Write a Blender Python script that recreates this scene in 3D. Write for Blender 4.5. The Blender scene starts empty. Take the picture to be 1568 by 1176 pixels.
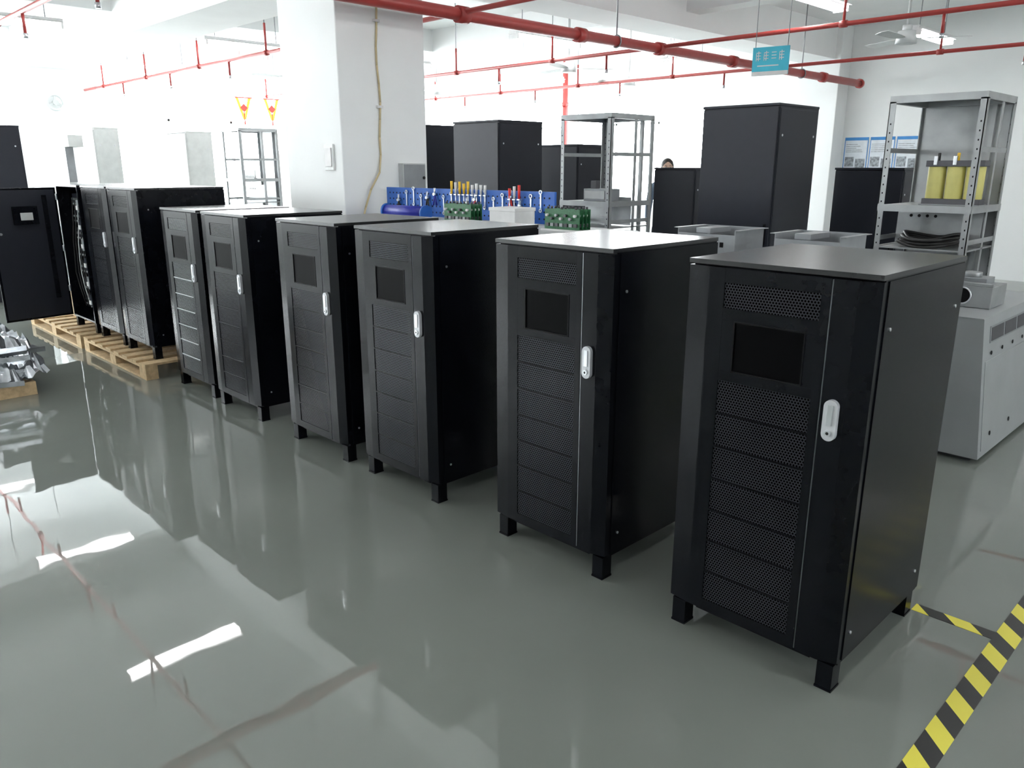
import bpy, bmesh, math, random
from mathutils import Vector, Matrix, noise
random.seed(7)
scene = bpy.context.scene
try:
    scene.view_settings.view_transform = 'Standard'
    scene.view_settings.look = 'None'
except Exception as e:
    print(e)

# ------------------------------------------------------------------ materials
MATS = {}
def mat(name, col, rough=0.5, metal=0.0, emit=0.0, var=0.06, scale=12.0, bump=0.0, bscale=200.0, spec=0.5, coat=0.0):
    if name in MATS: return MATS[name]
    m = bpy.data.materials.new(name); m.use_nodes = True
    nt = m.node_tree; b = nt.nodes['Principled BSDF']
    tc = nt.nodes.new('ShaderNodeTexCoord')
    n = nt.nodes.new('ShaderNodeTexNoise'); n.inputs['Scale'].default_value = scale; n.inputs['Detail'].default_value = 4
    nt.links.new(tc.outputs['Object'], n.inputs['Vector'])
    r = nt.nodes.new('ShaderNodeValToRGB')
    c1 = [max(0, c*(1-var)) for c in col]+[1]; c2 = [min(1, c*(1+var)) for c in col]+[1]
    r.color_ramp.elements[0].position = .3; r.color_ramp.elements[1].position = .7
    r.color_ramp.elements[0].color = c1; r.color_ramp.elements[1].color = c2
    nt.links.new(n.outputs['Fac'], r.inputs['Fac'])
    nt.links.new(r.outputs['Color'], b.inputs['Base Color'])
    b.inputs['Roughness'].default_value = rough; b.inputs['Metallic'].default_value = metal
    b.inputs['Specular IOR Level'].default_value = spec
    if coat: b.inputs['Coat Weight'].default_value = coat; b.inputs['Coat Roughness'].default_value = 0.05
    if emit:
        b.inputs['Emission Color'].default_value = (*col, 1); b.inputs['Emission Strength'].default_value = emit
    if bump:
        n2 = nt.nodes.new('ShaderNodeTexNoise'); n2.inputs['Scale'].default_value = bscale; n2.inputs['Detail'].default_value = 3
        nt.links.new(tc.outputs['Object'], n2.inputs['Vector'])
        bp = nt.nodes.new('ShaderNodeBump'); bp.inputs['Strength'].default_value = bump; bp.inputs['Distance'].default_value = 0.01
        nt.links.new(n2.outputs['Fac'], bp.inputs['Height']); nt.links.new(bp.outputs['Normal'], b.inputs['Normal'])
    MATS[name] = m
    return m

M_BLK = mat('black_powder_coat', (0.0035, 0.0042, 0.0065), 0.24, 0, spec=0.17)
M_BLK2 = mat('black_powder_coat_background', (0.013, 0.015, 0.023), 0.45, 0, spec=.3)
M_TOP = mat('black_cover_satin', (0.014, 0.015, 0.017), 0.27, 0, spec=0.55)
M_DARK = mat('dark_recess', (0.003, 0.003, 0.004), 0.5, spec=.15)
M_SCR = mat('display_cutout', (0.001, 0.001, 0.0015), 0.5, spec=.05)
M_ALU = mat('brushed_aluminium', (0.75, 0.77, 0.8), 0.3, 1.0)
M_STRIP = mat('brushed_aluminium_strip', (0.18, 0.19, 0.2), 0.35, 1.0)
M_STRIP2 = mat('brushed_aluminium_strip_bright', (0.45, 0.46, 0.48), 0.35, 1.0)
M_HANDLE = mat('handle_silver_plastic', (0.62, 0.63, 0.66), 0.35, 0.2)
M_GALV = mat('galvanised_steel', (0.36, 0.375, 0.38), 0.42, 0.6, var=0.12, scale=6)
M_GREY = mat('light_grey_paint', (0.5, 0.52, 0.52), 0.5)
M_GREYM = mat('grey_chassis_metal', (0.3, 0.315, 0.33), 0.45, 0.5)
M_WOOD = mat('pallet_wood', (0.55, 0.4, 0.23), 0.75, var=0.2, scale=25)
M_WALL = mat('wall_paint_white', (0.85, 0.87, 0.87), 0.8, var=0.02, scale=2)
M_CEIL = mat('ceiling_paint_white', (0.86, 0.88, 0.88), 0.85, var=0.03, scale=1.5)
M_RED = mat('fire_pipe_red', (0.36, 0.045, 0.04), 0.4)
M_LAMPH = mat('lamp_housing_white', (0.8, 0.8, 0.8), 0.5)
M_TUBE = mat('fluorescent_tube', (1.0, 1.0, 1.0), 0.4, emit=28.0, var=0)
M_FAN = mat('fan_white', (0.7, 0.72, 0.72), 0.5)
M_BLUE = mat('tool_board_blue', (0.01, 0.1, 0.42), 0.5)
M_BLUE2 = mat('deep_blue_plastic', (0.012, 0.02, 0.3), 0.4)
M_YEL = mat('yellow_plastic', (0.8, 0.5, 0.03), 0.4)
M_COIL = mat('coil_insulation_yellow', (0.6, 0.56, 0.19), 0.55)
M_CORE = mat('iron_core', (0.1, 0.1, 0.11), 0.5, 0.6)
M_PCB = mat('circuit_board_green', (0.02, 0.13, 0.05), 0.45, var=0.3, scale=80)
M_WHITE = mat('white_plastic', (0.7, 0.7, 0.7), 0.5)
M_CABLE = mat('cable_black', (0.012, 0.012, 0.012), 0.5)
M_CREAM = mat('cable_cream', (0.6, 0.5, 0.3), 0.6)
M_FILM = mat('plastic_film_metal', (0.45, 0.47, 0.5), 0.2, 0.85, var=0.4, scale=9)
M_CARD = mat('cardboard', (0.45, 0.32, 0.19), 0.8)
M_REDP = mat('red_plastic', (0.7, 0.03, 0.02), 0.5)
M_CYAN = mat('sign_cyan', (0.04, 0.45, 0.6), 0.5)
M_PAPER = mat('poster_paper', (0.75, 0.8, 0.85), 0.6)
M_PBLUE = mat('poster_blue', (0.05, 0.25, 0.6), 0.6)
M_PGREY = mat('poster_photo', (0.3, 0.33, 0.36), 0.6, var=0.6, scale=30)
M_SKIN = mat('skin', (0.6, 0.4, 0.3), 0.55)
M_HAIR = mat('hair_black', (0.015, 0.012, 0.01), 0.5)
M_SHIRT = mat('shirt_blue_grey', (0.2, 0.26, 0.35), 0.8)
M_TROU = mat('trousers_dark', (0.03, 0.035, 0.05), 0.8)
M_FRAME = mat('window_frame_white', (0.8, 0.82, 0.83), 0.4)
M_PALE = mat('pale_grey_paint', (0.68, 0.7, 0.69), 0.45)
M_HOUSE = mat('zinc_sheet', (0.38, 0.4, 0.41), 0.4, 0.35, var=.05, scale=4)

def glass():
    m = bpy.data.materials.new('window_glass'); m.use_nodes = True
    nt = m.node_tree; nt.nodes.clear()
    o = nt.nodes.new('ShaderNodeOutputMaterial'); mx = nt.nodes.new('ShaderNodeMixShader')
    t = nt.nodes.new('ShaderNodeBsdfTransparent'); g = nt.nodes.new('ShaderNodeBsdfGlossy')
    g.inputs['Roughness'].default_value = 0.02; mx.inputs[0].default_value = 0.05
    nt.links.new(t.outputs[0], mx.inputs[1]); nt.links.new(g.outputs[0], mx.inputs[2]); nt.links.new(mx.outputs[0], o.inputs[0])
    return m
M_GLASS = glass()

def perforated(name, col, rough, spec):
    m = bpy.data.materials.new(name); m.use_nodes = True
    nt = m.node_tree; b = nt.nodes['Principled BSDF']
    tc = nt.nodes.new('ShaderNodeTexCoord')
    P = 0.0105
    def grid(off):
        mp = nt.nodes.new('ShaderNodeVectorMath'); mp.operation = 'MULTIPLY'
        mp.inputs[1].default_value = (1/P, 0, 1/(P*1.732))
        nt.links.new(tc.outputs['Object'], mp.inputs[0])
        a = nt.nodes.new('ShaderNodeVectorMath'); a.operation = 'ADD'; a.inputs[1].default_value = (off, 0, off)
        nt.links.new(mp.outputs[0], a.inputs[0])
        f = nt.nodes.new('ShaderNodeVectorMath'); f.operation = 'FRACTION'; nt.links.new(a.outputs[0], f.inputs[0])
        s = nt.nodes.new('ShaderNodeVectorMath'); s.operation = 'SUBTRACT'; s.inputs[1].default_value = (.5, 0, .5)
        nt.links.new(f.outputs[0], s.inputs[0])
        k = nt.nodes.new('ShaderNodeVectorMath'); k.operation = 'MULTIPLY'; k.inputs[1].default_value = (1, 0, 1.732)
        nt.links.new(s.outputs[0], k.inputs[0])
        l = nt.nodes.new('ShaderNodeVectorMath'); l.operation = 'LENGTH'; nt.links.new(k.outputs[0], l.inputs[0])
        return l.outputs['Value']
    mn = nt.nodes.new('ShaderNodeMath'); mn.operation = 'MINIMUM'
    nt.links.new(grid(0), mn.inputs[0]); nt.links.new(grid(.5), mn.inputs[1])
    r = nt.nodes.new('ShaderNodeValToRGB')
    r.color_ramp.elements[0].position = .30; r.color_ramp.elements[0].color = (0.0003, 0.0003, 0.0003, 1)
    r.color_ramp.elements[1].position = .37; r.color_ramp.elements[1].color = (*col, 1)
    nt.links.new(mn.outputs[0], r.inputs['Fac']); nt.links.new(r.outputs['Color'], b.inputs['Base Color'])
    r2 = nt.nodes.new('ShaderNodeValToRGB')
    r2.color_ramp.elements[0].position = .30; r2.color_ramp.elements[0].color = (0, 0, 0, 1)
    r2.color_ramp.elements[1].position = .37; r2.color_ramp.elements[1].color = (spec, spec, spec, 1)
    nt.links.new(mn.outputs[0], r2.inputs['Fac']); nt.links.new(r2.outputs['Color'], b.inputs['Specular IOR Level'])
    b.inputs['Roughness'].default_value = rough
    return m
M_PERF = perforated('perforated_black_sheet', (0.022, 0.024, 0.03), .26, .3)
M_PERF2 = perforated('perforated_sheet_window_glare', (0.035, 0.04, 0.05), .16, .8)  # glossier copy; paler base stands in for window glare reflected on the vents

def floor_mat():
    m = bpy.data.materials.new('epoxy_floor_grey_green'); m.use_nodes = True
    nt = m.node_tree; b = nt.nodes['Principled BSDF']
    tc = nt.nodes.new('ShaderNodeTexCoord')
    n = nt.nodes.new('ShaderNodeTexNoise'); n.inputs['Scale'].default_value = 1.2; n.inputs['Detail'].default_value = 6
    nt.links.new(tc.outputs['Object'], n.inputs['Vector'])
    r = nt.nodes.new('ShaderNodeValToRGB')
    r.color_ramp.elements[0].position = .3; r.color_ramp.elements[0].color = (0.185, 0.203, 0.182, 1)
    r.color_ramp.elements[1].position = .7; r.color_ramp.elements[1].color = (0.206, 0.225, 0.202, 1)
    nt.links.new(n.outputs['Fac'], r.inputs['Fac']); nt.links.new(r.outputs['Color'], b.inputs['Base Color'])
    b.inputs['Roughness'].default_value = 0.02
    b.inputs['Specular IOR Level'].default_value = 1.0
    n2 = nt.nodes.new('ShaderNodeTexNoise'); n2.inputs['Scale'].default_value = 3.6; n2.inputs['Detail'].default_value = 1.0
    nt.links.new(tc.outputs['Object'], n2.inputs['Vector'])
    bp = nt.nodes.new('ShaderNodeBump'); bp.inputs['Strength'].default_value = 0.065; bp.inputs['Distance'].default_value = 0.012
    nt.links.new(n2.outputs['Fac'], bp.inputs['Height']); nt.links.new(bp.outputs['Normal'], b.inputs['Normal'])
    return m
M_FLOOR = floor_mat()

def tape_mat(axis):
    m = bpy.data.materials.new('hazard_tape_'+axis); m.use_nodes = True
    nt = m.node_tree; b = nt.nodes['Principled BSDF']
    tc = nt.nodes.new('ShaderNodeTexCoord'); sx = nt.nodes.new('ShaderNodeSeparateXYZ')
    nt.links.new(tc.outputs['Object'], sx.inputs[0])
    a = nt.nodes.new('ShaderNodeMath'); a.operation = 'ADD' 
    nt.links.new(sx.outputs['X'], a.inputs[0]); nt.links.new(sx.outputs['Y'], a.inputs[1])
    d = nt.nodes.new('ShaderNodeMath'); d.operation = 'DIVIDE'; d.inputs[1].default_value = 0.19
    nt.links.new(a.outputs[0], d.inputs[0])
    f = nt.nodes.new('ShaderNodeMath'); f.operation = 'FRACT'; nt.links.new(d.outputs[0], f.inputs[0])
    g = nt.nodes.new('ShaderNodeMath'); g.operation = 'GREATER_THAN'; g.inputs[1].default_value = .5
    nt.links.new(f.outputs[0], g.inputs[0])
    mx = nt.nodes.new('ShaderNodeMix'); mx.data_type = 'RGBA'
    mx.inputs['A'].default_value = (0.02, 0.02, 0.02, 1); mx.inputs['B'].default_value = (0.76, 0.68, 0.08, 1)
    nt.links.new(g.outputs[0], mx.inputs['Factor']); nt.links.new(mx.outputs['Result'], b.inputs['Base Color'])
    b.inputs['Roughness'].default_value = .35
    return m

# ------------------------------------------------------------------ mesh builder
class MB:
    def __init__(s):
        s.bm = bmesh.new(); s.mats = []
    def mi(s, m):
        if m not in s.mats: s.mats.append(m)
        return s.mats.index(m)
    def ext(s, pts, vec, m, M=None, smooth=False):
        v = Vector(vec); i = s.mi(m)
        a = [Vector(p) for p in pts]; b = [p+v for p in a]
        if M is not None: a = [M@p for p in a]; b = [M@p for p in b]
        va = [s.bm.verts.new(p) for p in a]; vb = [s.bm.verts.new(p) for p in b]
        fs = [s.bm.faces.new(va), s.bm.faces.new(list(reversed(vb)))]
        n = len(va)
        for k in range(n):
            f = s.bm.faces.new([va[(k+1) % n], va[k], vb[k], vb[(k+1) % n]]); f.smooth = smooth
            fs.append(f)
        for f in fs: f.material_index = i
        return fs
    def box(s, x0, x1, y0, y1, z0, z1, m, M=None):
        return s.ext([(x0, y0, z0), (x0, y1, z0), (x1, y1, z0), (x1, y0, z0)], (0, 0, z1-z0), m, M)
    def cyl(s, p0, p1, r, m, seg=12, M=None, r2=None):
        p0 = Vector(p0); p1 = Vector(p1)
        if M is not None: p0 = M@p0; p1 = M@p1
        d = (p1-p0); q = d.to_track_quat('Z', 'Y').to_matrix()
        if r2 is None: r2 = r
        i = s.mi(m); A = []; B = []
        for k in range(seg):
            t = 2*math.pi*k/seg; c = Vector((math.cos(t), math.sin(t), 0))
            A.append(s.bm.verts.new(p0+q@(c*r))); B.append(s.bm.verts.new(p1+q@(c*r2)))
        f = s.bm.faces.new(list(reversed(A))); f.material_index = i
        f = s.bm.faces.new(B); f.material_index = i
        for k in range(seg):
            f = s.bm.faces.new([A[k], A[(k+1) % seg], B[(k+1) % seg], B[k]]); f.material_index = i; f.smooth = True
    def tube(s, pts, r, m, seg=8):
        for a, b in zip(pts[:-1], pts[1:]): s.cyl(a, b, r, m, seg)
    def sphere(s, c, r, m, sc=(1, 1, 1), u=16, v=10):
        i = s.mi(m)
        res = bmesh.ops.create_uvsphere(s.bm, u_segments=u, v_segments=v, radius=r)
        for vt in res['verts']:
            vt.co = Vector((vt.co.x*sc[0], vt.co.y*sc[1], vt.co.z*sc[2]))+Vector(c)
        fs = set()
        for vt in res['verts']:
            for f in vt.link_faces: fs.add(f)
        for f in fs: f.material_index = i; f.smooth = True
    def torus(s, c, R, r, m, axis='Z', U=28, V=8, wob=0):
        i = s.mi(m); vs = []
        for a in range(U):
            t = 2*math.pi*a/U; row = []
            for b in range(V):
                p = 2*math.pi*b/V
                rr = R+r*math.cos(p)+wob*math.sin(3*t)
                v = Vector((rr*math.cos(t), rr*math.sin(t), r*math.sin(p)+abs(wob)*math.cos(2*t)))
                if axis == 'Y': v = Vector((v.x, v.z, v.y))
                if axis == 'X': v = Vector((v.z, v.x, v.y))
                row.append(s.bm.verts.new(v+Vector(c)))
            vs.append(row)
        for a in range(U):
            for b in range(V):
                f = s.bm.faces.new([vs[a][b], vs[(a+1) % U][b], vs[(a+1) % U][(b+1) % V], vs[a][(b+1) % V]])
                f.material_index = i; f.smooth = True
    def done(s, name, loc=(0, 0, 0), rz=0, bevel=0.0, parent=None):
        bmesh.ops.recalc_face_normals(s.bm, faces=s.bm.faces)
        me = bpy.data.meshes.new(name); s.bm.to_mesh(me); s.bm.free()
        for m in s.mats: me.materials.append(m)
        o = bpy.data.objects.new(name, me); scene.collection.objects.link(o)
        o.location = loc; o.rotation_euler[2] = rz
        if bevel:
            b = o.modifiers.new('bevel', 'BEVEL'); b.width = bevel; b.segments = 2; b.limit_method = 'ANGLE'
            b.angle_limit = math.radians(50)
        if parent: o.parent = parent
        return o

# ------------------------------------------------------------------ room
XL, XR, YF, YB, ZC = -16.0, 6.0, -6.0, 14.0, 3.95
b = MB(); b.box(XL-.3, XR+.3, YF-.3, YB+.3, -.1, 0, M_FLOOR); b.done('floor')
b = MB(); b.box(XL-.3, XR+.3, YF-.3, YB+.3, ZC, ZC+.15, M_CEIL); b.done('ceiling')

win_n = [0]
def wall(name, axis, pos, thick, a0, a1, holes, sill=0.95, head=3.45):
    b = MB()
    def bx(u0, u1, z0, z1):
        if u1-u0 < 1e-4: return
        if axis == 'x': b.box(min(pos, pos+thick), max(pos, pos+thick), u0, u1, z0, z1, M_WALL)
        else: b.box(u0, u1, min(pos, pos+thick), max(pos, pos+thick), z0, z1, M_WALL)
    if holes:
        bx(a0, a1, 0, sill); bx(a0, a1, head, ZC)
        e = a0
        for h0, h1 in holes:
            bx(e, h0, sill, head); e = h1
        bx(e, a1, sill, head)
    else: bx(a0, a1, 0, ZC)
    b.done(name)
    for h0, h1 in holes:
        win_n[0] += 1
        w = MB(); mid = pos+thick*.4; t = .03
        def fx(u0, u1, z0, z1, m=M_FRAME, th=t):
            if axis == 'x': w.box(mid-th, mid+th, u0, u1, z0, z1, m)
            else: w.box(u0, u1, mid-th, mid+th, z0, z1, m)
        fx(h0, h1, sill, sill+.05); fx(h0, h1, head-.05, head)
        n = max(2, int(round((h1-h0)/1.3)))
        for k in range(n+1):
            u = h0+(h1-h0)*k/n
            fx(max(h0, u-.02), min(h1, u+.02), sill+.05, head-.05)
        fx(h0+.03, h1-.03, 2.55, 2.59)
        fx(h0+.03, h1-.03, sill+.05, head-.05, M_GLASS, .003)
        w.done('window_%d' % win_n[0])
wall('wall_left', 'x', XL, -.25, YF, YB, [(-5.3, -2.3), (-.3, 3.7), (5.2, 9.0), (9.4, 13.6)])
wall('wall_back', 'y', YB, .25, XL, XR, [(-15.6, -12.6), (-12.2, -8.9)])
wall('wall_right', 'x', XR, .25, YF, YB, [(2.5, 3.8)])
wall('wall_front', 'y', YF, -.25, XL, XR, [(-15.2, -12.8), (-10.8, -8.8)], sill=1.5)

def pillar(name, x0, x1, y0, y1):
    b = MB(); b.box(x0, x1, y0, y1, 0, ZC, M_WALL)
    b.box(x0-.01, x1+.01, y0-.01, y1+.01, 0, .1, M_GREY)
    return b.done(name, bevel=.01)
PX0, PX1, PY0, PY1 = -7.0, -6.06, 3.9, 4.83
pillar('pillar', PX0, PX1, PY0, PY1)
pillar('pillar', XL, XL+.45, 3.95, 4.8)
pillar('pillar', -7.0, -6.1, YB-.4, YB)
b = MB(); b.box(XL, PX0, 3.98, 4.75, 3.3, ZC, M_CEIL); b.box(PX1, XR, 3.98, 4.75, 3.3, ZC, M_CEIL); b.done('ceiling_beam_1')  # ceiling beams on the pillar lines, this pair and the four below
b = MB(); b.box(-6.85, -6.2, PY1, YB-.4, 3.42, ZC, M_CEIL); b.done('ceiling_beam_2')
b = MB()
for y in (9.2,):
    b.box(XL, -6.85, y, y+.3, 3.6, ZC, M_CEIL); b.box(-6.2, XR, y, y+.3, 3.6, ZC, M_CEIL)
b.done('ceiling_beam_3')
b = MB(); b.box(-11.6, -11.3, 4.75, 9.2, 3.6, ZC, M_CEIL); b.box(-11.6, -11.3, YF, 3.98, 3.6, ZC, M_CEIL); b.done('ceiling_beam_4')
b = MB(); b.box(-1.4, -1.1, 4.75, 9.2, 3.6, ZC, M_CEIL); b.done('ceiling_beam_5')

b = MB(); b.box(-.012, .06, -.13, .13, -.13, .13, M_GREY); b.box(.06, .068, -.12, .12, -.12, .12, M_GREYM)
b.cyl((.068, .1, 0), (.08, .1, 0), .014, M_CABLE); b.done('electrical_box', (PX1+.012, 4.62, 1.60), bevel=.003)
b = MB(); b.box(-.07, .07, -.02, .0, -.11, .11, M_PALE); b.box(-.05, .05, -.03, -.02, -.08, .08, M_WHITE)
b.done('light_switch', (-6.25, PY0, 1.78), bevel=.003)
b = MB(); pts = []
for k in range(15):
    z = 3.9-k*.15; pts.append((PX1+.012, 4.3+.012*math.sin(k*1.3), z))
pts += [(PX1+.03, 4.26, 1.65), (PX1+.04, 4.15, 1.5), (PX1+.05, 4.08, 1.35), (PX1+.03, 4.02, 1.1)]
b.tube(pts, .009, M_CREAM, 8)
for z in (3.6, 2.9, 2.2): b.box(PX1-.0, PX1+.03, 4.27, 4.33, z, z+.02, M_WHITE)
b.done('wall_cable')

# ------------------------------------------------------------------ UPS cabinets
W, D, H = 0.65, 0.74, 1.40
def ups_cabinet(x_left, y_front, z0=0, feet=True, name='ups_cabinet', rz=0, Hh=H, bottom=.10, perf=None, strip=None):
    PF = perf or M_PERF; ST = strip or M_STRIP
    b = MB(); y0 = .028
    zb = bottom; zt = Hh-.016
    b.box(.004, W-.004, y0, D-.004, zb, zt, M_BLK)
    b.box(0, W, .0, D, zt, Hh, M_TOP)
    b.box(W-.004, W, .05, D, zb+.01, zt-.006, M_BLK)
    b.box(0, .004, .05, D, zb+.01, zt-.006, M_BLK)
    dz0, dz1 = zb+.012, zt-.006
    yf = -.008
    b.ext([(0.002, y0, dz0), (0.002, .003, dz0), (.085, yf, dz0), (.145, yf, dz0), (.145, y0, dz0)][::-1], (0, 0, dz1-dz0), M_BLK)
    b.box(.145, .475, -.0045, y0, dz0, dz1, PF)
    segs = []
    lo, hi, n = zb+.05, 1.0, 7
    hgt = (hi-lo)/n
    for k in range(n): segs.append((lo+k*hgt+.0035, lo+(k+1)*hgt-.0035))
    segs.append((1.03, 1.205)); segs.append((1.245, 1.33))
    e = dz0
    for a, c in segs:
        b.box(.145, .475, yf, -.0045, e, a, M_BLK if e < lo+.001 or a > hi else (M_GREY if perf else M_BLK)); e = c
    b.box(.145, .475, yf, -.0045, e, dz1, M_BLK)
    b.box(.145, .19, yf, -.0045, 1.03, 1.205, M_BLK); b.box(.44, .475, yf, -.0045, 1.03, 1.205, M_BLK)
    b.box(.19, .44, -.0055, -.0045, 1.03, 1.205, M_SCR)
    for q in ((.19, .195, 1.03, 1.205), (.435, .44, 1.03, 1.205)): b.box(q[0], q[1], -.010, -.0055, q[2], q[3], M_DARK)
    b.box(.195, .435, -.010, -.0055, 1.03, 1.035, M_DARK); b.box(.195, .435, -.010, -.0055, 1.2, 1.205, M_DARK)
    b.box(.475, .504, yf, y0, dz0, dz1, M_BLK)
    b.box(.5045, .508, yf+.002, y0, dz0+.005, dz1-.003, ST)
    b.ext([(.5095, y0, dz0), (.5095, yf, dz0), (.585, yf, dz0), (.648, .012, dz0), (.648, y0, dz0)][::-1], (0, 0, dz1-dz0), M_BLK)
    hz, hx, hw, hh = .945, .548, .022, .046
    pts = []
    for k in range(13):
        t = math.pi*k/12; pts.append((hx+hw*math.cos(t), yf, hz+hh-.002+hw*math.sin(t)))
    for k in range(13):
        t = math.pi+math.pi*k/12; pts.append((hx+hw*math.cos(t), yf, hz-hh+.002+hw*math.sin(t)))
    b.ext(pts, (0, -.016, 0), M_HANDLE, smooth=False)
    b.box(hx-.009, hx+.009, yf-.020, yf-.016, hz-.015, hz+.05, M_ALU)
    b.cyl((hx, yf-.016, hz-.04), (hx, yf-.022, hz-.04), .0105, M_ALU, 16)
    b.cyl((hx, yf-.022, hz-.04), (hx, yf-.0225, hz-.04), .005, M_CABLE, 10)
    b.box(.1, .55, .03, .045, zb-.018, zb, M_BLK)
    for yy in (.09, D-.06):
        for zz in (.2, 1.23):
            b.cyl((W, yy, zz), (W+.004, yy, zz), .006, M_ALU, 10)
    if feet:
        for fx in (0.01, W-.065):
            for fy in (.01, D-.07):
                b.ext([(fx, fy, 0), (fx+.055, fy, 0), (fx+.055, fy+.06, 0), (fx, fy+.06, 0)][::-1], (0, 0, zb), M_BLK)
                b.box(fx-.002, fx+.057, fy-.002, fy+.062, 0, .008, M_BLK)
    return b.done(name, (x_left, y_front, z0), rz, bevel=.0015)

YR = 2.33
FRs = [-.861, -1.87, -2.971, -3.809, -4.885, -5.661]
for i, fr in enumerate(FRs):
    ups_cabinet(fr-W+.01, YR+[0, .035, .04, .035, .04, .06][i], perf=M_PERF2 if i == 5 else None, strip=M_STRIP2 if i in (1, 3) else None)
PZ = .135
ups_cabinet(-6.67-W, 2.35, PZ)
ups_cabinet(-7.40-W, 2.36, PZ)

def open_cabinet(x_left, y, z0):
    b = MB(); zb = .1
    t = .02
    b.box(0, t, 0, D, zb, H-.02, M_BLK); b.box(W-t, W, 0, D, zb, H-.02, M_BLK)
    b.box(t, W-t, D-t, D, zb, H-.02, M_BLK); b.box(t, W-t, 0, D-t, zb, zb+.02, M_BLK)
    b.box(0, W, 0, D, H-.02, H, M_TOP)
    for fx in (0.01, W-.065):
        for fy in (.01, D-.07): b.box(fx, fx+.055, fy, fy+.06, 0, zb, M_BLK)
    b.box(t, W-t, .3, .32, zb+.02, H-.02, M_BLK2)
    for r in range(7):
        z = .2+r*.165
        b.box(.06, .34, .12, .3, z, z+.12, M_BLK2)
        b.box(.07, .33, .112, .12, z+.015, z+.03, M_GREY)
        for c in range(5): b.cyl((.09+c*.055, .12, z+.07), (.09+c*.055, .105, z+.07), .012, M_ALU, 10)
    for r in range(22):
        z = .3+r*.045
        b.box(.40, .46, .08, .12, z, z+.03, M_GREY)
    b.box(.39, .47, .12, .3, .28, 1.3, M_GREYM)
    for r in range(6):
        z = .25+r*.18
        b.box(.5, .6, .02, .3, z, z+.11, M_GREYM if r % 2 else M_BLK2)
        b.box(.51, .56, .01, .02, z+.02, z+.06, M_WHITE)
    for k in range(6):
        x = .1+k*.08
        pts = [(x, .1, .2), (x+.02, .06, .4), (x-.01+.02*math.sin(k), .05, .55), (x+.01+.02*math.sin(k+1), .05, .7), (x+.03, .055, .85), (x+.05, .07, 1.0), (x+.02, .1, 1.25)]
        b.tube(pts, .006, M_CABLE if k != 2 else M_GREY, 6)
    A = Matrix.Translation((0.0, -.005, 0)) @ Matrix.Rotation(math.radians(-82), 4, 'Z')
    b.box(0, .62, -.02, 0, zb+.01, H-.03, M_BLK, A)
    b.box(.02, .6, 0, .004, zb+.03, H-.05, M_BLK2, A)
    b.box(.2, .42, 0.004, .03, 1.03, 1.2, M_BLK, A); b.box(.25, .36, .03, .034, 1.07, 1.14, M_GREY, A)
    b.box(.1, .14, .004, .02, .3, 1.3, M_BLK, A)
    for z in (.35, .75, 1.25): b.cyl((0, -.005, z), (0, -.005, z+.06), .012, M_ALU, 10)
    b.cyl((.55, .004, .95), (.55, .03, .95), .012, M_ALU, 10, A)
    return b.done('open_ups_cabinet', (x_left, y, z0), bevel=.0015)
open_cabinet(-8.80, 2.36, PZ)

def pallet(x0, x1, y0, y1, name='wooden_pallet', loc=None):
    b = MB(); L = x1-x0; Dp = y1-y0
    for f in (0, .5, 1):
        y = (Dp-.1)*f
        for g in (0, .5, 1):
            x = (L-.14)*g
            b.box(x, x+.14, y, y+.1, .02, .095, M_WOOD)
        b.box(0, L, y, y+.1, 0, .02, M_WOOD)
        b.box(0, L, y, y+.1, .095, .115, M_WOOD)
    n = max(4, int(L/.19))
    for k in range(n):
        x = (L-.12)*k/(n-1); b.box(x, x+.12, 0, Dp, .115, .1345, M_WOOD)
    return b.done(name, (x0, y0, 0), bevel=.002)
pallet(-8.10, -6.55, 2.22, 3.2)
pallet(-9.95, -8.2, 2.22, 3.2)
b = MB(); b.box(0, .5, 0, .4, 0, .25, M_CARD); b.box(.05, .3, .05, .3, .25, .4, M_GREY); b.done('cardboard_box', (-9.6, 2.5, PZ), bevel=.004)

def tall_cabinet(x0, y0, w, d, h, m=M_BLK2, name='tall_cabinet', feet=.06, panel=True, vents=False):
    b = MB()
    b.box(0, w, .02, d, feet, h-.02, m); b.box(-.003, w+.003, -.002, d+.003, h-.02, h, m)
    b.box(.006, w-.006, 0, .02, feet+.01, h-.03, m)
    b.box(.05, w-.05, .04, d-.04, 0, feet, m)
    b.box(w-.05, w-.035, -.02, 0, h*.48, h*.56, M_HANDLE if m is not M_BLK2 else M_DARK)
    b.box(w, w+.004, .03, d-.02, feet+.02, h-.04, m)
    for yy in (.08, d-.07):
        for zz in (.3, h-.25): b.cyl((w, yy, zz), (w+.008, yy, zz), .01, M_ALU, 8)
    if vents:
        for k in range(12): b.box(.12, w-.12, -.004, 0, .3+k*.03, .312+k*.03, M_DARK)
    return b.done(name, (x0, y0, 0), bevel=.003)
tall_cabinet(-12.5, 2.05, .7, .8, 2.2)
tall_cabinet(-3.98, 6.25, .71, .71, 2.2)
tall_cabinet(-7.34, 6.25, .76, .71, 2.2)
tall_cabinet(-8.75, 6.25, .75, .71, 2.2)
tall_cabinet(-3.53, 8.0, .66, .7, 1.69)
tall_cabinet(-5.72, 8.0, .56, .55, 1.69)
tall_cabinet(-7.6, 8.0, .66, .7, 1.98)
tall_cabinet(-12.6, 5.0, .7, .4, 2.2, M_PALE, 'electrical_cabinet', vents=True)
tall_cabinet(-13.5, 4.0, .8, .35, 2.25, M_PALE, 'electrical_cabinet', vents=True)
tall_cabinet(-14.6, 7.8, .9, .5, 2.0, M_PALE, 'electrical_cabinet')

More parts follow.
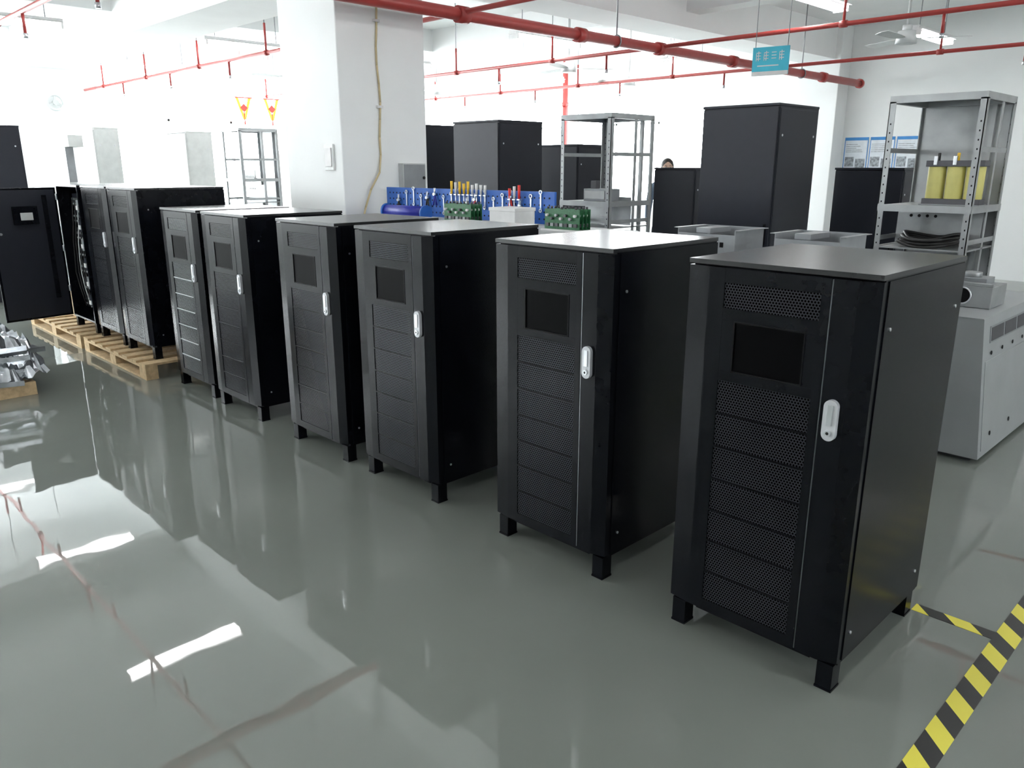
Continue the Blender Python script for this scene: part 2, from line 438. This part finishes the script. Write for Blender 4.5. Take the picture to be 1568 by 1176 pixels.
b = MB()
b.box(0, .7, 0, .5, 0, .9, M_PALE); b.box(.02, .68, -.01, 0, .05, .42, M_GREY); b.box(.02, .68, -.01, 0, .46, .86, M_GREY)
b.box(-.03, .73, -.03, .53, .9, .94, M_GREY); b.box(.05, .13, .3, .4, .94, 2.1, M_PALE); b.box(.05, .6, .22, .4, 1.95, 2.1, M_PALE)
b.box(.3, .55, .1, .35, .94, 1.25, M_GREYM); b.box(.4, .5, .2, .3, 1.5, 1.95, M_GREYM); b.box(.32, .53, .09, .1, 1.05, 1.2, M_CYAN)
b.done('test_machine', (-12.3, 3.15, 0), bevel=.004)

def rack(x0, y0, w=.65, d=.7, h=2.2, shelves=(1.42,), back=True, name='open_rack_frame', lower=True):
    b = MB(); p = .045
    for x in (0, w-p):
        for y in (0, d-p):
            b.box(x, x+.006, y, y+p, .0, h-.04, M_GALV) if x == 0 else b.box(x+p-.006, x+p, y, y+p, 0, h-.04, M_GALV)
            if y == 0: b.box(x, x+p, 0, .006, 0, h-.04, M_GALV)
            else: b.box(x, x+p, d-.006, d, 0, h-.04, M_GALV)
            for k in range(30):
                z = .2+k*.062
                b.box(x+.018, x+.027, -.001 if y == 0 else d-.007, .0 if y == 0 else d+.001, z, z+.012, M_DARK)
    b.box(0, w, 0, p, h-.05, h, M_GALV); b.box(0, w, d-p, d, h-.05, h, M_GALV)
    b.box(0, p, p, d-p, h-.05, h, M_GALV); b.box(w-p, w, p, d-p, h-.05, h, M_GALV)
    b.box(p, w-p, p, d-p, h-.012, h-.004, M_GALV)
    b.box(0, w, 0, p, .06, .12, M_GALV); b.box(0, w, d-p, d, .06, .12, M_GALV)
    b.box(0, p, p, d-p, .06, .12, M_GALV); b.box(w-p, w, p, d-p, .06, .12, M_GALV)
    if back: b.box(.02, w-.02, d-.012, d-.008, .12, h-.05, M_GALV)
    for s_ in shelves:
        b.box(.006, w-.006, .006, d-.013, s_-.012, s_, M_GALV)
        b.box(0, w, -.004, .0, s_-.045, s_+.006, M_GALV)
        b.box(w, w+.004, 0, d, s_-.045, s_+.006, M_GALV)
    for z in (.7, 1.15, 1.8):
        b.box(w-.01, w-.004, p, d-p, z, z+.035, M_GALV); b.box(.004, .01, p, d-p, z, z+.035, M_GALV)
    b.box(w*.78, w*.78+.03, d-.05, d-.015, .12, h-.05, M_GALV)
    b.box(w-.012, w-.006, d*.55, d*.55+.04, .12, h-.05, M_GALV)
    if lower:
        b.box(.02, w-.02, d*.55, d*.55+.004, 1.12, 1.4, M_GALV)
        for k in range(4): b.cyl((.12+.06*k, d*.55, 1.33), (.12+.06*k, d*.55-.002, 1.33), .012, M_DARK, 10)
        b.box(.006, w-.006, .006, d-.013, 1.10, 1.112, M_GALV)
    return b.done(name, (x0, y0, 0), bevel=0)
rk1 = rack(-2.42, 6.3)
rk2 = rack(-5.62, 6.22, h=2.2, back=False, shelves=(1.36,))
rk3 = rack(-13.5, 6.3, h=2.32, shelves=(1.5,))

def transformer(loc, s=1.0):
    b = MB()
    b.box(0, .36, .0, .12, .0, .04, M_CORE); b.box(0, .36, 0, .12, .25, .29, M_CORE)
    for k in range(3):
        cx = .06+k*.12
        b.cyl((cx, .06, .035), (cx, .06, .255), .056, M_COIL, 20)
        b.box(cx-.012, cx+.012, -.004, 0.01, .26, .32, M_ALU)
        b.cyl((cx, .06, .255), (cx, .06, .262), .058, M_CORE, 20)
        b.cyl((cx, .06, .28), (cx, .06, .34), .01, M_YEL if k == 1 else M_CABLE, 8)
    b.box(-.01, .37, -.02, .14, -.004, .004, M_GREYM)
    o = b.done('three_phase_transformer', loc, bevel=.003); o.scale = (s, s, s); return o
transformer((-2.18, 6.5, 1.425), 1.1)
b = MB()
for k in range(5): b.torus((0, 0, .015+k*.014), .2-.01*(k % 3), .012, M_CABLE, wob=.01*(k-2))
b.done('cable_coil', (.34, .2, 1.125), parent=rk1)
b = MB()
for k in range(8): b.cyl((.05*k, 0, 0), (.05*k, 0, .14), .02, M_WHITE, 12); 
b.box(-.03, .38, -.03, .03, -.004, .012, M_GREYM); b.done('fuse_bank', (.15, .3, 1.504), parent=rk3)
b = MB(); b.box(0, .3, 0, .22, 0, .12, M_GREYM); b.box(.02, .28, -.01, 0, .02, .1, M_GREY); b.box(.05, .12, .05, .12, .12, .2, M_CORE)
b.done('power_module', (.17, .18, 1.361), bevel=.003, parent=rk2)

# ------------------------------------------------------------------ tool bench with blue board
x0, x1, yb = -5.92, -3.89, 4.25
L = x1-x0
root = bpy.data.objects.new('tool_bench', None); scene.collection.objects.link(root); root.location = (x0, yb, 0)
b = MB()
for x in (0, L-.05):
    for y in (-.72, -.05): b.box(x, x+.05, y, y+.05, 0, .75, M_GREYM)
b.box(-.0, L+.0, -.75, .0, .75, .79, M_BLUE2)
b.box(0, .04, -.05, 0, .79, 1.27, M_GREYM); b.box(L-.04, L, -.05, 0, .79, 1.27, M_GREYM)
b.box(0, L+.75, -.5, .0, 1.27, 1.295, M_GREY)
for x in (L+.66,):
    for y in (-.5, -.05): b.box(x, x+.045, y, y+.045, 0, 1.27, M_GREYM)
b.box(0, L, 0.0, .02, .8, 1.525, M_BLUE)
for i in range(40):
    for j in range(4):
        xx = .05+i*(L-.1)/39; zz = 1.33+j*.05
        b.box(xx-.006, xx+.006, -.0015, 0, zz-.006, zz+.006, M_DARK)
b.done('bench_frame', parent=root)
b = MB()
def tool(x, z, kind):
    if kind == 0:
        hm = random.choice([M_YEL, M_WHITE, M_YEL, M_WHITE, M_REDP])
        b.cyl((x, -.03, z+.02), (x, -.03, z+.09+.03*random.random()), .009, hm, 10, r2=.011); b.cyl((x, -.03, z-.08), (x, -.03, z+.02), .0045, M_ALU, 8)
        b.box(x-.014, x+.014, -.04, 0, z+.01, z+.017, M_ALU)
    elif kind == 1:
        hm = random.choice([M_REDP, M_BLUE2, M_CABLE])
        for s_ in (-1, 1):
            b.cyl((x, -.02, z+.02), (x+s_*.022, -.02, z-.07), .007, hm, 8)
            b.cyl((x, -.02, z+.02), (x+s_*.008, -.02, z+.07), .008, M_ALU, 8, r2=.003)
        b.cyl((x, -.035, z+.02), (x, 0, z+.02), .012, M_ALU, 10)
    else:
        b.box(x-.006, x+.006, -.01, 0, z-.06, z+.05, M_ALU); b.torus((x, -.01, z+.06), .013, .005, M_ALU, 'Y', 14, 6)
        b.torus((x, -.01, z-.07), .011, .005, M_ALU, 'Y', 14, 6)
for k in range(9): tool(.93+k*.05, 1.47, 0)
for k in range(3): tool(1.6+k*.05, 1.45, 0)
for k in range(18): tool(.2+k*.1, 1.40+.03*(k % 3), [1, 2, 2, 2, 1][k % 5])
b.done('hanging_tools', parent=root)
b = MB(); b.cyl((0, 0, .05), (.5, 0, .05), .05, M_BLUE2, 20); b.cyl((-.02, 0, .05), (0, 0, .05), .06, M_BLUE, 20); b.cyl((.5, 0, .05), (.52, 0, .05), .06, M_BLUE, 20)
b.box(.0, .5, -.05, .05, 0, .03, M_BLUE2); b.done('blue_roll', (-5.5-x0, 3.95-yb, 1.297), parent=root)
def pcbs(x, y, z, n, nm='circuit_board_stack'):
    b = MB()
    for k in range(n):
        y_ = k*.035
        b.box(0, .3, y_, y_+.003, 0.012, .14, M_PCB)
        for c in range(7):
            b.cyl((.03+c*.04, y_-.02, .1-.02*(c % 2)), (.03+c*.04, y_, .1-.02*(c % 2)), .009, [M_WHITE, M_CORE, M_GREYM][c % 3], 10)
            b.box(.02+c*.04, .045+c*.04, y_-.012, y_, .03, .05, [M_CORE, M_GREYM][c % 2])
        for c in (0.03, .15, .27): b.cyl((c, y_, .14), (c, y_, .155), .008, M_CORE, 8)
    b.box(-.01, .31, -.03, n*.035, 0, .012, M_WHITE)
    return b.done(nm, (x, y, z))
pcbs(-4.63, 3.84, 1.297, 4); pcbs(-3.6, 3.84, 1.297, 4)
b = MB(); b.box(0, .26, 0, .2, 0, .12, M_WHITE); b.box(-.005, .265, -.005, .205, .1, .125, M_WHITE); b.done('white_box', (-4.2, 3.9, 1.297), bevel=.004)

b = MB()
for x in (0, 1.55):
    for y in (0, .5): b.box(x, x+.05, y, y+.05, 0, .78, M_GREYM)
b.box(-.03, 1.63, -.03, .58, .78, .82, M_GREY)
b.done('work_table', (-3.05, 4.15, 0), bevel=.003)
def chassis(x, y, z, w=.42, h=.2, nm='metal_chassis_box'):
    b = MB(); t = .004; d = .34
    b.box(0, w, 0, d, 0, t, M_GREYM); b.box(0, t, 0, d, t, h, M_GREYM); b.box(w-t, w, 0, d, t, h, M_GREYM)
    b.box(t, w-t, d-t, d, t, h, M_GREYM); b.box(t, w-t, 0, t, t, h*.8, M_GREYM)
    b.box(-.03, 0, 0, d, h-t, h, M_GREYM); b.box(w, w+.03, 0, d, h-t, h, M_GREYM)
    b.box(w*.25, w*.5, .05, d-.05, h*.8, h*1.0, M_GREYM)
    for k in range(6): b.box(.05+k*.05, .075+k*.05, -.001, 0, h*.3, h*.5, M_DARK)
    return b.done(nm, (x, y, z))
for zz in (.822, 1.004): chassis(-2.85, 4.25, zz, .42, .18)
for zz in (.822, 1.004): chassis(-2.2, 4.25, zz, .40, .18)
chassis(-2.83, 4.24, 1.186, .40, .15); chassis(-2.18, 4.24, 1.186, .38, .15)

# ------------------------------------------------------------------ silver housing right
b = MB()
b.ext([(0, 0, .03), (.55, 0, .03), (.47, 0, .86), (0, 0, .86)], (0, 1.3, 0), M_HOUSE)
b.box(.02, .5, .05, 1.25, 0, .03, M_CORE)
SL = Matrix.Translation((.55, 0, .03)) @ Matrix.Rotation(-math.atan2(.08, .83), 4, 'Y')
b.box(0, .004, .05, 1.25, .04, .58, M_HOUSE, SL)
b.box(0, .004, .12, .95, .68, .78, M_GREYM, SL)
for k in range(3): b.box(.004, .006, .14+k*.27, .38+k*.27, .69, .77, M_CORE, SL)
for k in range(5): b.cyl((.004, .15+k*.22, .62), (.008, .15+k*.22, .62), .012, M_DARK, 10, SL)
for k in range(3): b.cyl((.004, .2+k*.4, .12), (.008, .2+k*.4, .12), .014, M_DARK, 10, SL)
b.box(-.01, .47, -.01, 1.31, .86, .865, M_HOUSE)
b.done('sheet_metal_housing', (-1.72, 5.0, 0), bevel=.003)
b = MB(); b.box(0, .36, 0, .3, 0, .13, M_GALV); b.cyl((.2, -.01, .07), (.2, 0, .07), .05, M_DARK, 20); b.torus((.2, -.012, .07), .05, .005, M_ALU, 'Y')
b.box(.0, .36, 0, .04, .13, .15, M_GALV); b.box(0, .06, .05, .3, .13, .16, M_PCB)
b.box(.1, .3, .08, .25, .13, .17, M_GREYM); b.cyl((.2, .16, .17), (.2, .16, .2), .05, M_GALV, 16)
b.done('fan_module', (-1.68, 5.35, .867), bevel=.003)

# ------------------------------------------------------------------ wrapped metal parts on left
b = MB()
b.box(0, 1.1, 0, .75, 0, .05, M_WOOD); b.box(0, .1, 0, .75, .05, .1, M_WOOD); b.box(1.0, 1.1, 0, .75, .05, .1, M_WOOD); b.box(.5, .6, 0, .75, .05, .1, M_WOOD)
for k in range(8):
    A = Matrix.Translation((.55+random.uniform(-.06, .06), .42+random.uniform(-.05, .05), .115+k*.035)) @ Matrix.Rotation(random.uniform(-.25, .25), 4, 'Z') @ Matrix.Rotation(random.uniform(-.04, .04), 4, 'X')
    b.box(-.5, .5, -.36, .36, -.012, .004, M_FILM, A)
    b.box(-.5, -.49, -.36, .36, .004, .026, M_FILM, A); b.box(.49, .5, -.36, .36, .004, .026, M_FILM, A)
    b.box(-.2, .1, -.37, -.36, -.02, .02, M_CORE, A)
i = b.mi(M_FILM); N = 36; vs = []
for a in range(N+1):
    row = []
    for c in range(N+1):
        x = .0+a/N*1.1; y = .02+c/N*.84; e = min(a, N-a, c, N-c)/N
        z = .38+.14*noise.noise(Vector((x*6, y*6, 3)))+.09*noise.noise(Vector((x*17, y*17, 1)))-max(0, .09-e)*2.2
        row.append(b.bm.verts.new((x+.02*noise.noise(Vector((x*9, y*9, 5))), y+.04*noise.noise(Vector((x*9, y*9, 9))), max(.12, z))))
    vs.append(row)
for a in range(N):
    for c in range(N):
        f = b.bm.faces.new([vs[a][c], vs[a+1][c], vs[a+1][c+1], vs[a][c+1]]); f.material_index = i
b.done('wrapped_metal_parts', (-7.85, .72, 0))

b = MB(); b.box(-.575, -.495, -2.0, 7.0, 0.0, .0015, tape_mat('long')); b.done('hazard_tape')
b = MB(); b.box(-.86, -.575, 3.075, 3.135, 0.0, .0015, tape_mat('cross')); b.done('hazard_tape')

# ------------------------------------------------------------------ pipes
ZP = 3.0; XP = -5.72
b = MB()
b.cyl((XP, -5.9, ZP), (XP, 13.5, ZP), .054, M_RED, 20)
b.cyl((XP, 13.5, ZP), (XP, 13.56, ZP), .072, M_RED, 20)
for y in (-1, 2.2, 5.0, 6.6, 8.0, 9.6, 10.7, 12.2):
    b.cyl((XP, y-.06, ZP), (XP, y+.06, ZP), .072, M_RED, 20)
for y in (3.0, 7.2, 11.5):
    b.cyl((XP, y, ZP+.06), (XP, y, ZC), .008, M_GREYM, 8); b.torus((XP, y, ZP), .062, .008, M_GREYM, 'Y', 20, 6)
for y in (2.2, 5.0, 8.0, 10.7):
    xs = XL+.02 if y != 2.2 else -15.5
    b.cyl((xs, y, ZP+.02), (XR-.2, y, ZP+.02), .023, M_RED, 12)
    x = -15
    while x < 5.5:
        if abs(x-XP) > .4:
            b.cyl((x, y, ZP+.02), (x, y, 3.35), .014, M_RED, 8)
            b.cyl((x, y, 3.35), (x, y, ZC), .006, M_GREYM, 6)
            b.cyl((x-.035, y, ZP+.02), (x+.035, y, ZP+.02), .033, M_RED, 12)
            b.cyl((x+.9, y, ZP+.02), (x+.9, y, ZP-.16), .014, M_RED, 8); b.cyl((x+.9, y, ZP-.16), (x+.9, y, ZP-.2), .022, M_ALU, 8)
        x += 1.9
b.done('fire_sprinkler_pipes')
b = MB(); b.cyl((0, 0, 0), (0, 0, ZC), .06, M_RED, 16)
for z in (.5, 1.8, 3.0): b.cyl((0, 0, z), (0, 0, z+.08), .075, M_RED, 16)
b.done('standpipe', (-12.4, 13.85, 0))

def lamp(x, y, z=3.3):
    b = MB()
    b.box(-.06, .06, -.62, .62, .03, .08, M_LAMPH)
    b.ext([(-.11, -.61, .03), (-.06, -.61, .055), (.06, -.61, .055), (.11, -.61, .03)], (0, 1.22, 0), M_LAMPH)
    for sx in (-.045, .045): b.cyl((sx, -.59, -.0), (sx, .59, -.0), .025, M_TUBE, 12)
    for sy in (-.6, .6): b.box(-.08, .08, sy-.012, sy+.012, -.03, .04, M_LAMPH)
    for sy in (-.45, .45): b.cyl((0, sy, .08), (0, sy, ZC-z), .006, M_GREYM, 6)
    b.done('fluorescent_lamp', (x, y, z))
for x in (-14.2, -10.95, -7.7, -4.0, -.6, 3.0):
    for y in (-3.5, -.4, 2.65, 5.6, 8.2, 11.5):
        if abs(x+7.7) < .1 and y == 5.6: continue
        lamp(x, y)

def fan(x, y, rot):
    b = MB()
    b.cyl((0, 0, .12), (0, 0, ZC-3.05), .015, M_FAN, 10); b.cyl((0, 0, -.05), (0, 0, .08), .11, M_FAN, 24, r2=.09)
    b.cyl((0, 0, .08), (0, 0, .14), .05, M_FAN, 16); b.cyl((0, 0, ZC-3.05-.08), (0, 0, ZC-3.05), .06, M_FAN, 16)
    for k in range(3):
        A = Matrix.Rotation(rot+k*2*math.pi/3, 4, 'Z') @ Matrix.Rotation(.18, 4, 'X')
        b.ext([(.1, -.03, 0), (.25, -.065, 0), (.62, -.075, 0), (.65, 0, 0), (.62, .06, 0), (.25, .05, 0), (.1, .03, 0)], (0, 0, .006), M_FAN, A)
    b.done('ceiling_fan', (x, y, 3.05))
for x, y, r in ((-8.6, 11.2, .3), (-8.0, 9.0, .9), (-3.6, 9.6, .5), (-2.8, 6.6, 1.1), (-12.2, 10.0, .1), (-11.8, 6.7, .6)): fan(x, y, r)

# ------------------------------------------------------------------ hanging sign
b = MB()
sw, sh = .17, .125
b.box(-sw, sw, -.01, .01, -sh, sh, M_CYAN)
b.box(-sw, sw, -.011, .011, -sh, -sh+.035, M_WHITE)
for c in range(4):
    ox = -.115+c*.072
    for q in range(3): b.box(ox-.02, ox+.024, -.013, -.01, .02+q*.026, .027+q*.026, M_WHITE)
    if c != 2: b.box(ox-.002, ox+.005, -.013, -.01, .005, .09, M_WHITE); b.box(ox-.021, ox-.015, -.013, -.01, .005, .07, M_WHITE)
b.box(-.12, .08, -.013, -.01, -.045, -.035, M_WHITE)
for x in (-.15, .15): b.cyl((x, 0, sh), (x, 0, ZC-2.66), .004, M_GREYM, 6)
b.done('hanging_sign', (-3.95, 7.3, 2.66), math.radians(12))

b = MB()
for k in range(3):
    x = k*.43
    b.box(x, x+.4, -.012, 0, 0, .6, M_PAPER); b.box(x, x+.4, -.014, -.012, .55, .6, M_PBLUE); b.box(x, x+.4, -.014, -.012, 0, .03, M_PBLUE)
    b.box(x, x+.012, -.014, -.012, .03, .55, M_PBLUE); b.box(x+.388, x+.4, -.014, -.012, .03, .55, M_PBLUE)
    for r in range(5): b.box(x+.03, x+.2+.15*random.random(), -.014, -.012, .48-r*.03, .488-r*.03, M_PGREY)
    b.box(x+.03, x+.18, -.014, -.012, .12, .28, M_PGREY); b.box(x+.21, x+.37, -.014, -.012, .08, .25, M_PGREY)
b.done('wall_posters', (-6.05, YB, 1.58))
b = MB(); b.box(0, .7, -.02, 0, 0, .5, M_WHITE); b.box(.03, .67, -.022, -.02, .05, .45, M_PAPER); b.box(.03, .67, -.024, -.022, .38, .45, M_PBLUE)
b.done('notice_board', (-4.4, YB, 1.55))

def deco(y):
    b = MB()
    b.ext([(0, -.16, .2), (0, -.1, .2), (0, .02, -.2), (0, -.03, -.2)], (.01, 0, 0), M_YEL)
    b.ext([(0, .16, .2), (0, .1, .2), (0, -.02, -.2), (0, .03, -.2)], (.012, 0, 0), M_YEL)
    b.ext([(-.002, 0, .1), (-.002, -.08, .02), (-.002, 0, -.06), (-.002, .08, .02)], (.02, 0, 0), M_REDP)
    b.cyl((.005, 0, -.06), (.005, 0, -.3), .012, M_REDP, 8); b.box(-.005, .03, -.18, .18, .2, .22, M_REDP)
    b.cyl((.005, 0, .22), (.005, 0, ZC-2.8), .003, M_REDP, 6)
    b.done('festival_decoration', (-15.4, y, 2.8))
deco(7.7); deco(8.3)
b = MB(); b.torus((0, 0, 0), .12, .02, M_GREY, 'X'); b.cyl((-.03, 0, 0), (.03, 0, 0), .045, M_GREY, 16)
for k in range(3):
    t = k*2.1; b.box(-.006, .006, -.02, .02, .0, .11, M_GREY, Matrix.Rotation(t, 4, 'X'))
b.box(-.08, -.03, -.02, .02, -.02, .02, M_GREY); b.done('wall_fan', (XL+.52, 4.35, 2.75))

# ------------------------------------------------------------------ person behind the dark cabinet
def person(loc, rz):
    root = bpy.data.objects.new('person', None); scene.collection.objects.link(root)
    root.location = loc; root.rotation_euler[2] = rz
    def skin(name, verts, edges, m, sub=2, rootv=0):
        me = bpy.data.meshes.new(name); me.from_pydata([v[0] for v in verts], edges, [])
        o = bpy.data.objects.new(name, me); scene.collection.objects.link(o); o.parent = root
        o.modifiers.new('skin', 'SKIN')
        sv = me.skin_vertices[0].data
        for k, v in enumerate(verts):
            sv[k].radius = v[1]; sv[k].use_root = (k == rootv)
        s_ = o.modifiers.new('sub', 'SUBSURF'); s_.levels = sub; s_.render_levels = sub
        me.materials.append(m)
        return o
    V = [((0, 0, .98), (.15, .11)), ((0, 0, 1.15), (.14, .1)), ((0, 0, 1.35), (.17, .11)), ((0, .01, 1.47), (.12, .09)), ((0, .01, 1.53), (.055, .055)),
         ((.19, .01, 1.44), (.06, .06)), ((.23, .02, 1.16), (.048, .048)), ((.24, -.05, .95), (.038, .038)),
         ((-.19, .01, 1.44), (.06, .06)), ((-.23, .02, 1.16), (.048, .048)), ((-.24, -.05, .95), (.038, .038))]
    E = [(0, 1), (1, 2), (2, 3), (3, 4), (3, 5), (5, 6), (6, 7), (3, 8), (8, 9), (9, 10)]
    skin('torso_and_sleeves', V, E, M_SHIRT)
    V = [((0, 0, .98), (.15, .11)), ((.1, 0, .86), (.09, .09)), ((.11, 0, .5), (.065, .065)), ((.11, .02, .1), (.045, .05)),
         ((-.1, 0, .86), (.09, .09)), ((-.11, 0, .5), (.065, .065)), ((-.11, .02, .1), (.045, .05))]
    skin('trousers', V, [(0, 1), (1, 2), (2, 3), (0, 4), (4, 5), (5, 6)], M_TROU)
    V = [((0, .01, 1.48), (.055, .055)), ((0, 0, 1.60), (.05, .055))]
    skin('neck', V, [(0, 1)], M_SKIN)
    for sgn, nm in ((1, 'left'), (-1, 'right')):
        V = [((.11*sgn, .04, .055), (.045, .05)), ((.115*sgn, -.05, .045), (.045, .04)), ((.12*sgn, -.16, .035), (.04, .03))]
        skin(nm+'_shoe', V, [(0, 1), (1, 2)], M_HAIR)
        hx = .24*sgn
        V = [((hx, -.05, .96), (.028, .03)), ((hx, -.07, .9), (.018, .036)), ((hx, -.075, .85), (.016, .038))]; E = [(0, 1), (1, 2)]
        skin(nm+'_palm', V, E, M_SKIN)
        for f in range(4):
            yy = -.045-.02*f; ln = [.06, .075, .08, .07][f]
            V = [((hx, yy, .85), (.009, .009)), ((hx-.004*sgn, yy, .85-ln*.55), (.0085, .0085)), ((hx-.018*sgn, yy-.004, .85-ln), (.007, .007))]
            skin(nm+'_finger_%d' % (f+1), V, [(0, 1), (1, 2)], M_SKIN, 1)
        V = [((hx-.005*sgn, -.1, .9), (.011, .011)), ((hx-.015*sgn, -.125, .87), (.01, .01)), ((hx-.02*sgn, -.13, .84), (.008, .008))]
        skin(nm+'_thumb', V, [(0, 1), (1, 2)], M_SKIN, 1)
    b = MB()
    b.sphere((0, 0, 1.68), .1, M_SKIN, (.78, .95, 1.18), 24, 16)
    b.sphere((0, -.02, 1.61), .06, M_SKIN, (.85, .95, .75)); b.sphere((0, -.098, 1.665), .016, M_SKIN, (.8, 1.2, 1.6))
    for s_ in (-1, 1):
        b.sphere((.03*s_, -.083, 1.69), .012, M_WHITE, (1, .7, .7)); b.sphere((.03*s_, -.09, 1.69), .006, M_HAIR)
        b.box(.03*s_-.018, .03*s_+.018, -.096, -.086, 1.708, 1.713, M_HAIR); b.sphere((.08*s_, .005, 1.675), .028, M_SKIN, (.35, .7, 1.1))
    b.box(-.022, .022, -.09, -.083, 1.625, 1.631, M_REDP)
    b.sphere((0, .018, 1.71), .105, M_HAIR, (.83, .95, 1.0), 24, 16)
    b.done('head', parent=root)
    return root
person((-6.4, 9.25, 0), math.radians(40))

# ------------------------------------------------------------------ world + camera
w = bpy.data.worlds.new('sky'); scene.world = w; w.use_nodes = True
nt = w.node_tree; bg = nt.nodes['Background']
tc = nt.nodes.new('ShaderNodeTexCoord'); sp = nt.nodes.new('ShaderNodeSeparateXYZ'); rp = nt.nodes.new('ShaderNodeValToRGB')
nt.links.new(tc.outputs['Generated'], sp.inputs[0]); nt.links.new(sp.outputs['Z'], rp.inputs['Fac'])
rp.color_ramp.elements[0].position = 0; rp.color_ramp.elements[0].color = (.88, .92, .93, 1)
rp.color_ramp.elements[1].position = .6; rp.color_ramp.elements[1].color = (.85, .93, 1, 1)
nt.links.new(rp.outputs['Color'], bg.inputs['Color']); bg.inputs['Strength'].default_value = 19.0

cam = bpy.data.cameras.new('camera'); co = bpy.data.objects.new('camera', cam); scene.collection.objects.link(co)
cam.sensor_width = 36; cam.lens = 1200/1568*36; cam.clip_end = 200; cam.clip_start = .05
co.location = (0, 0, 1.70); co.rotation_euler = (math.radians(74.5), 0, math.radians(45.5))
scene.camera = co
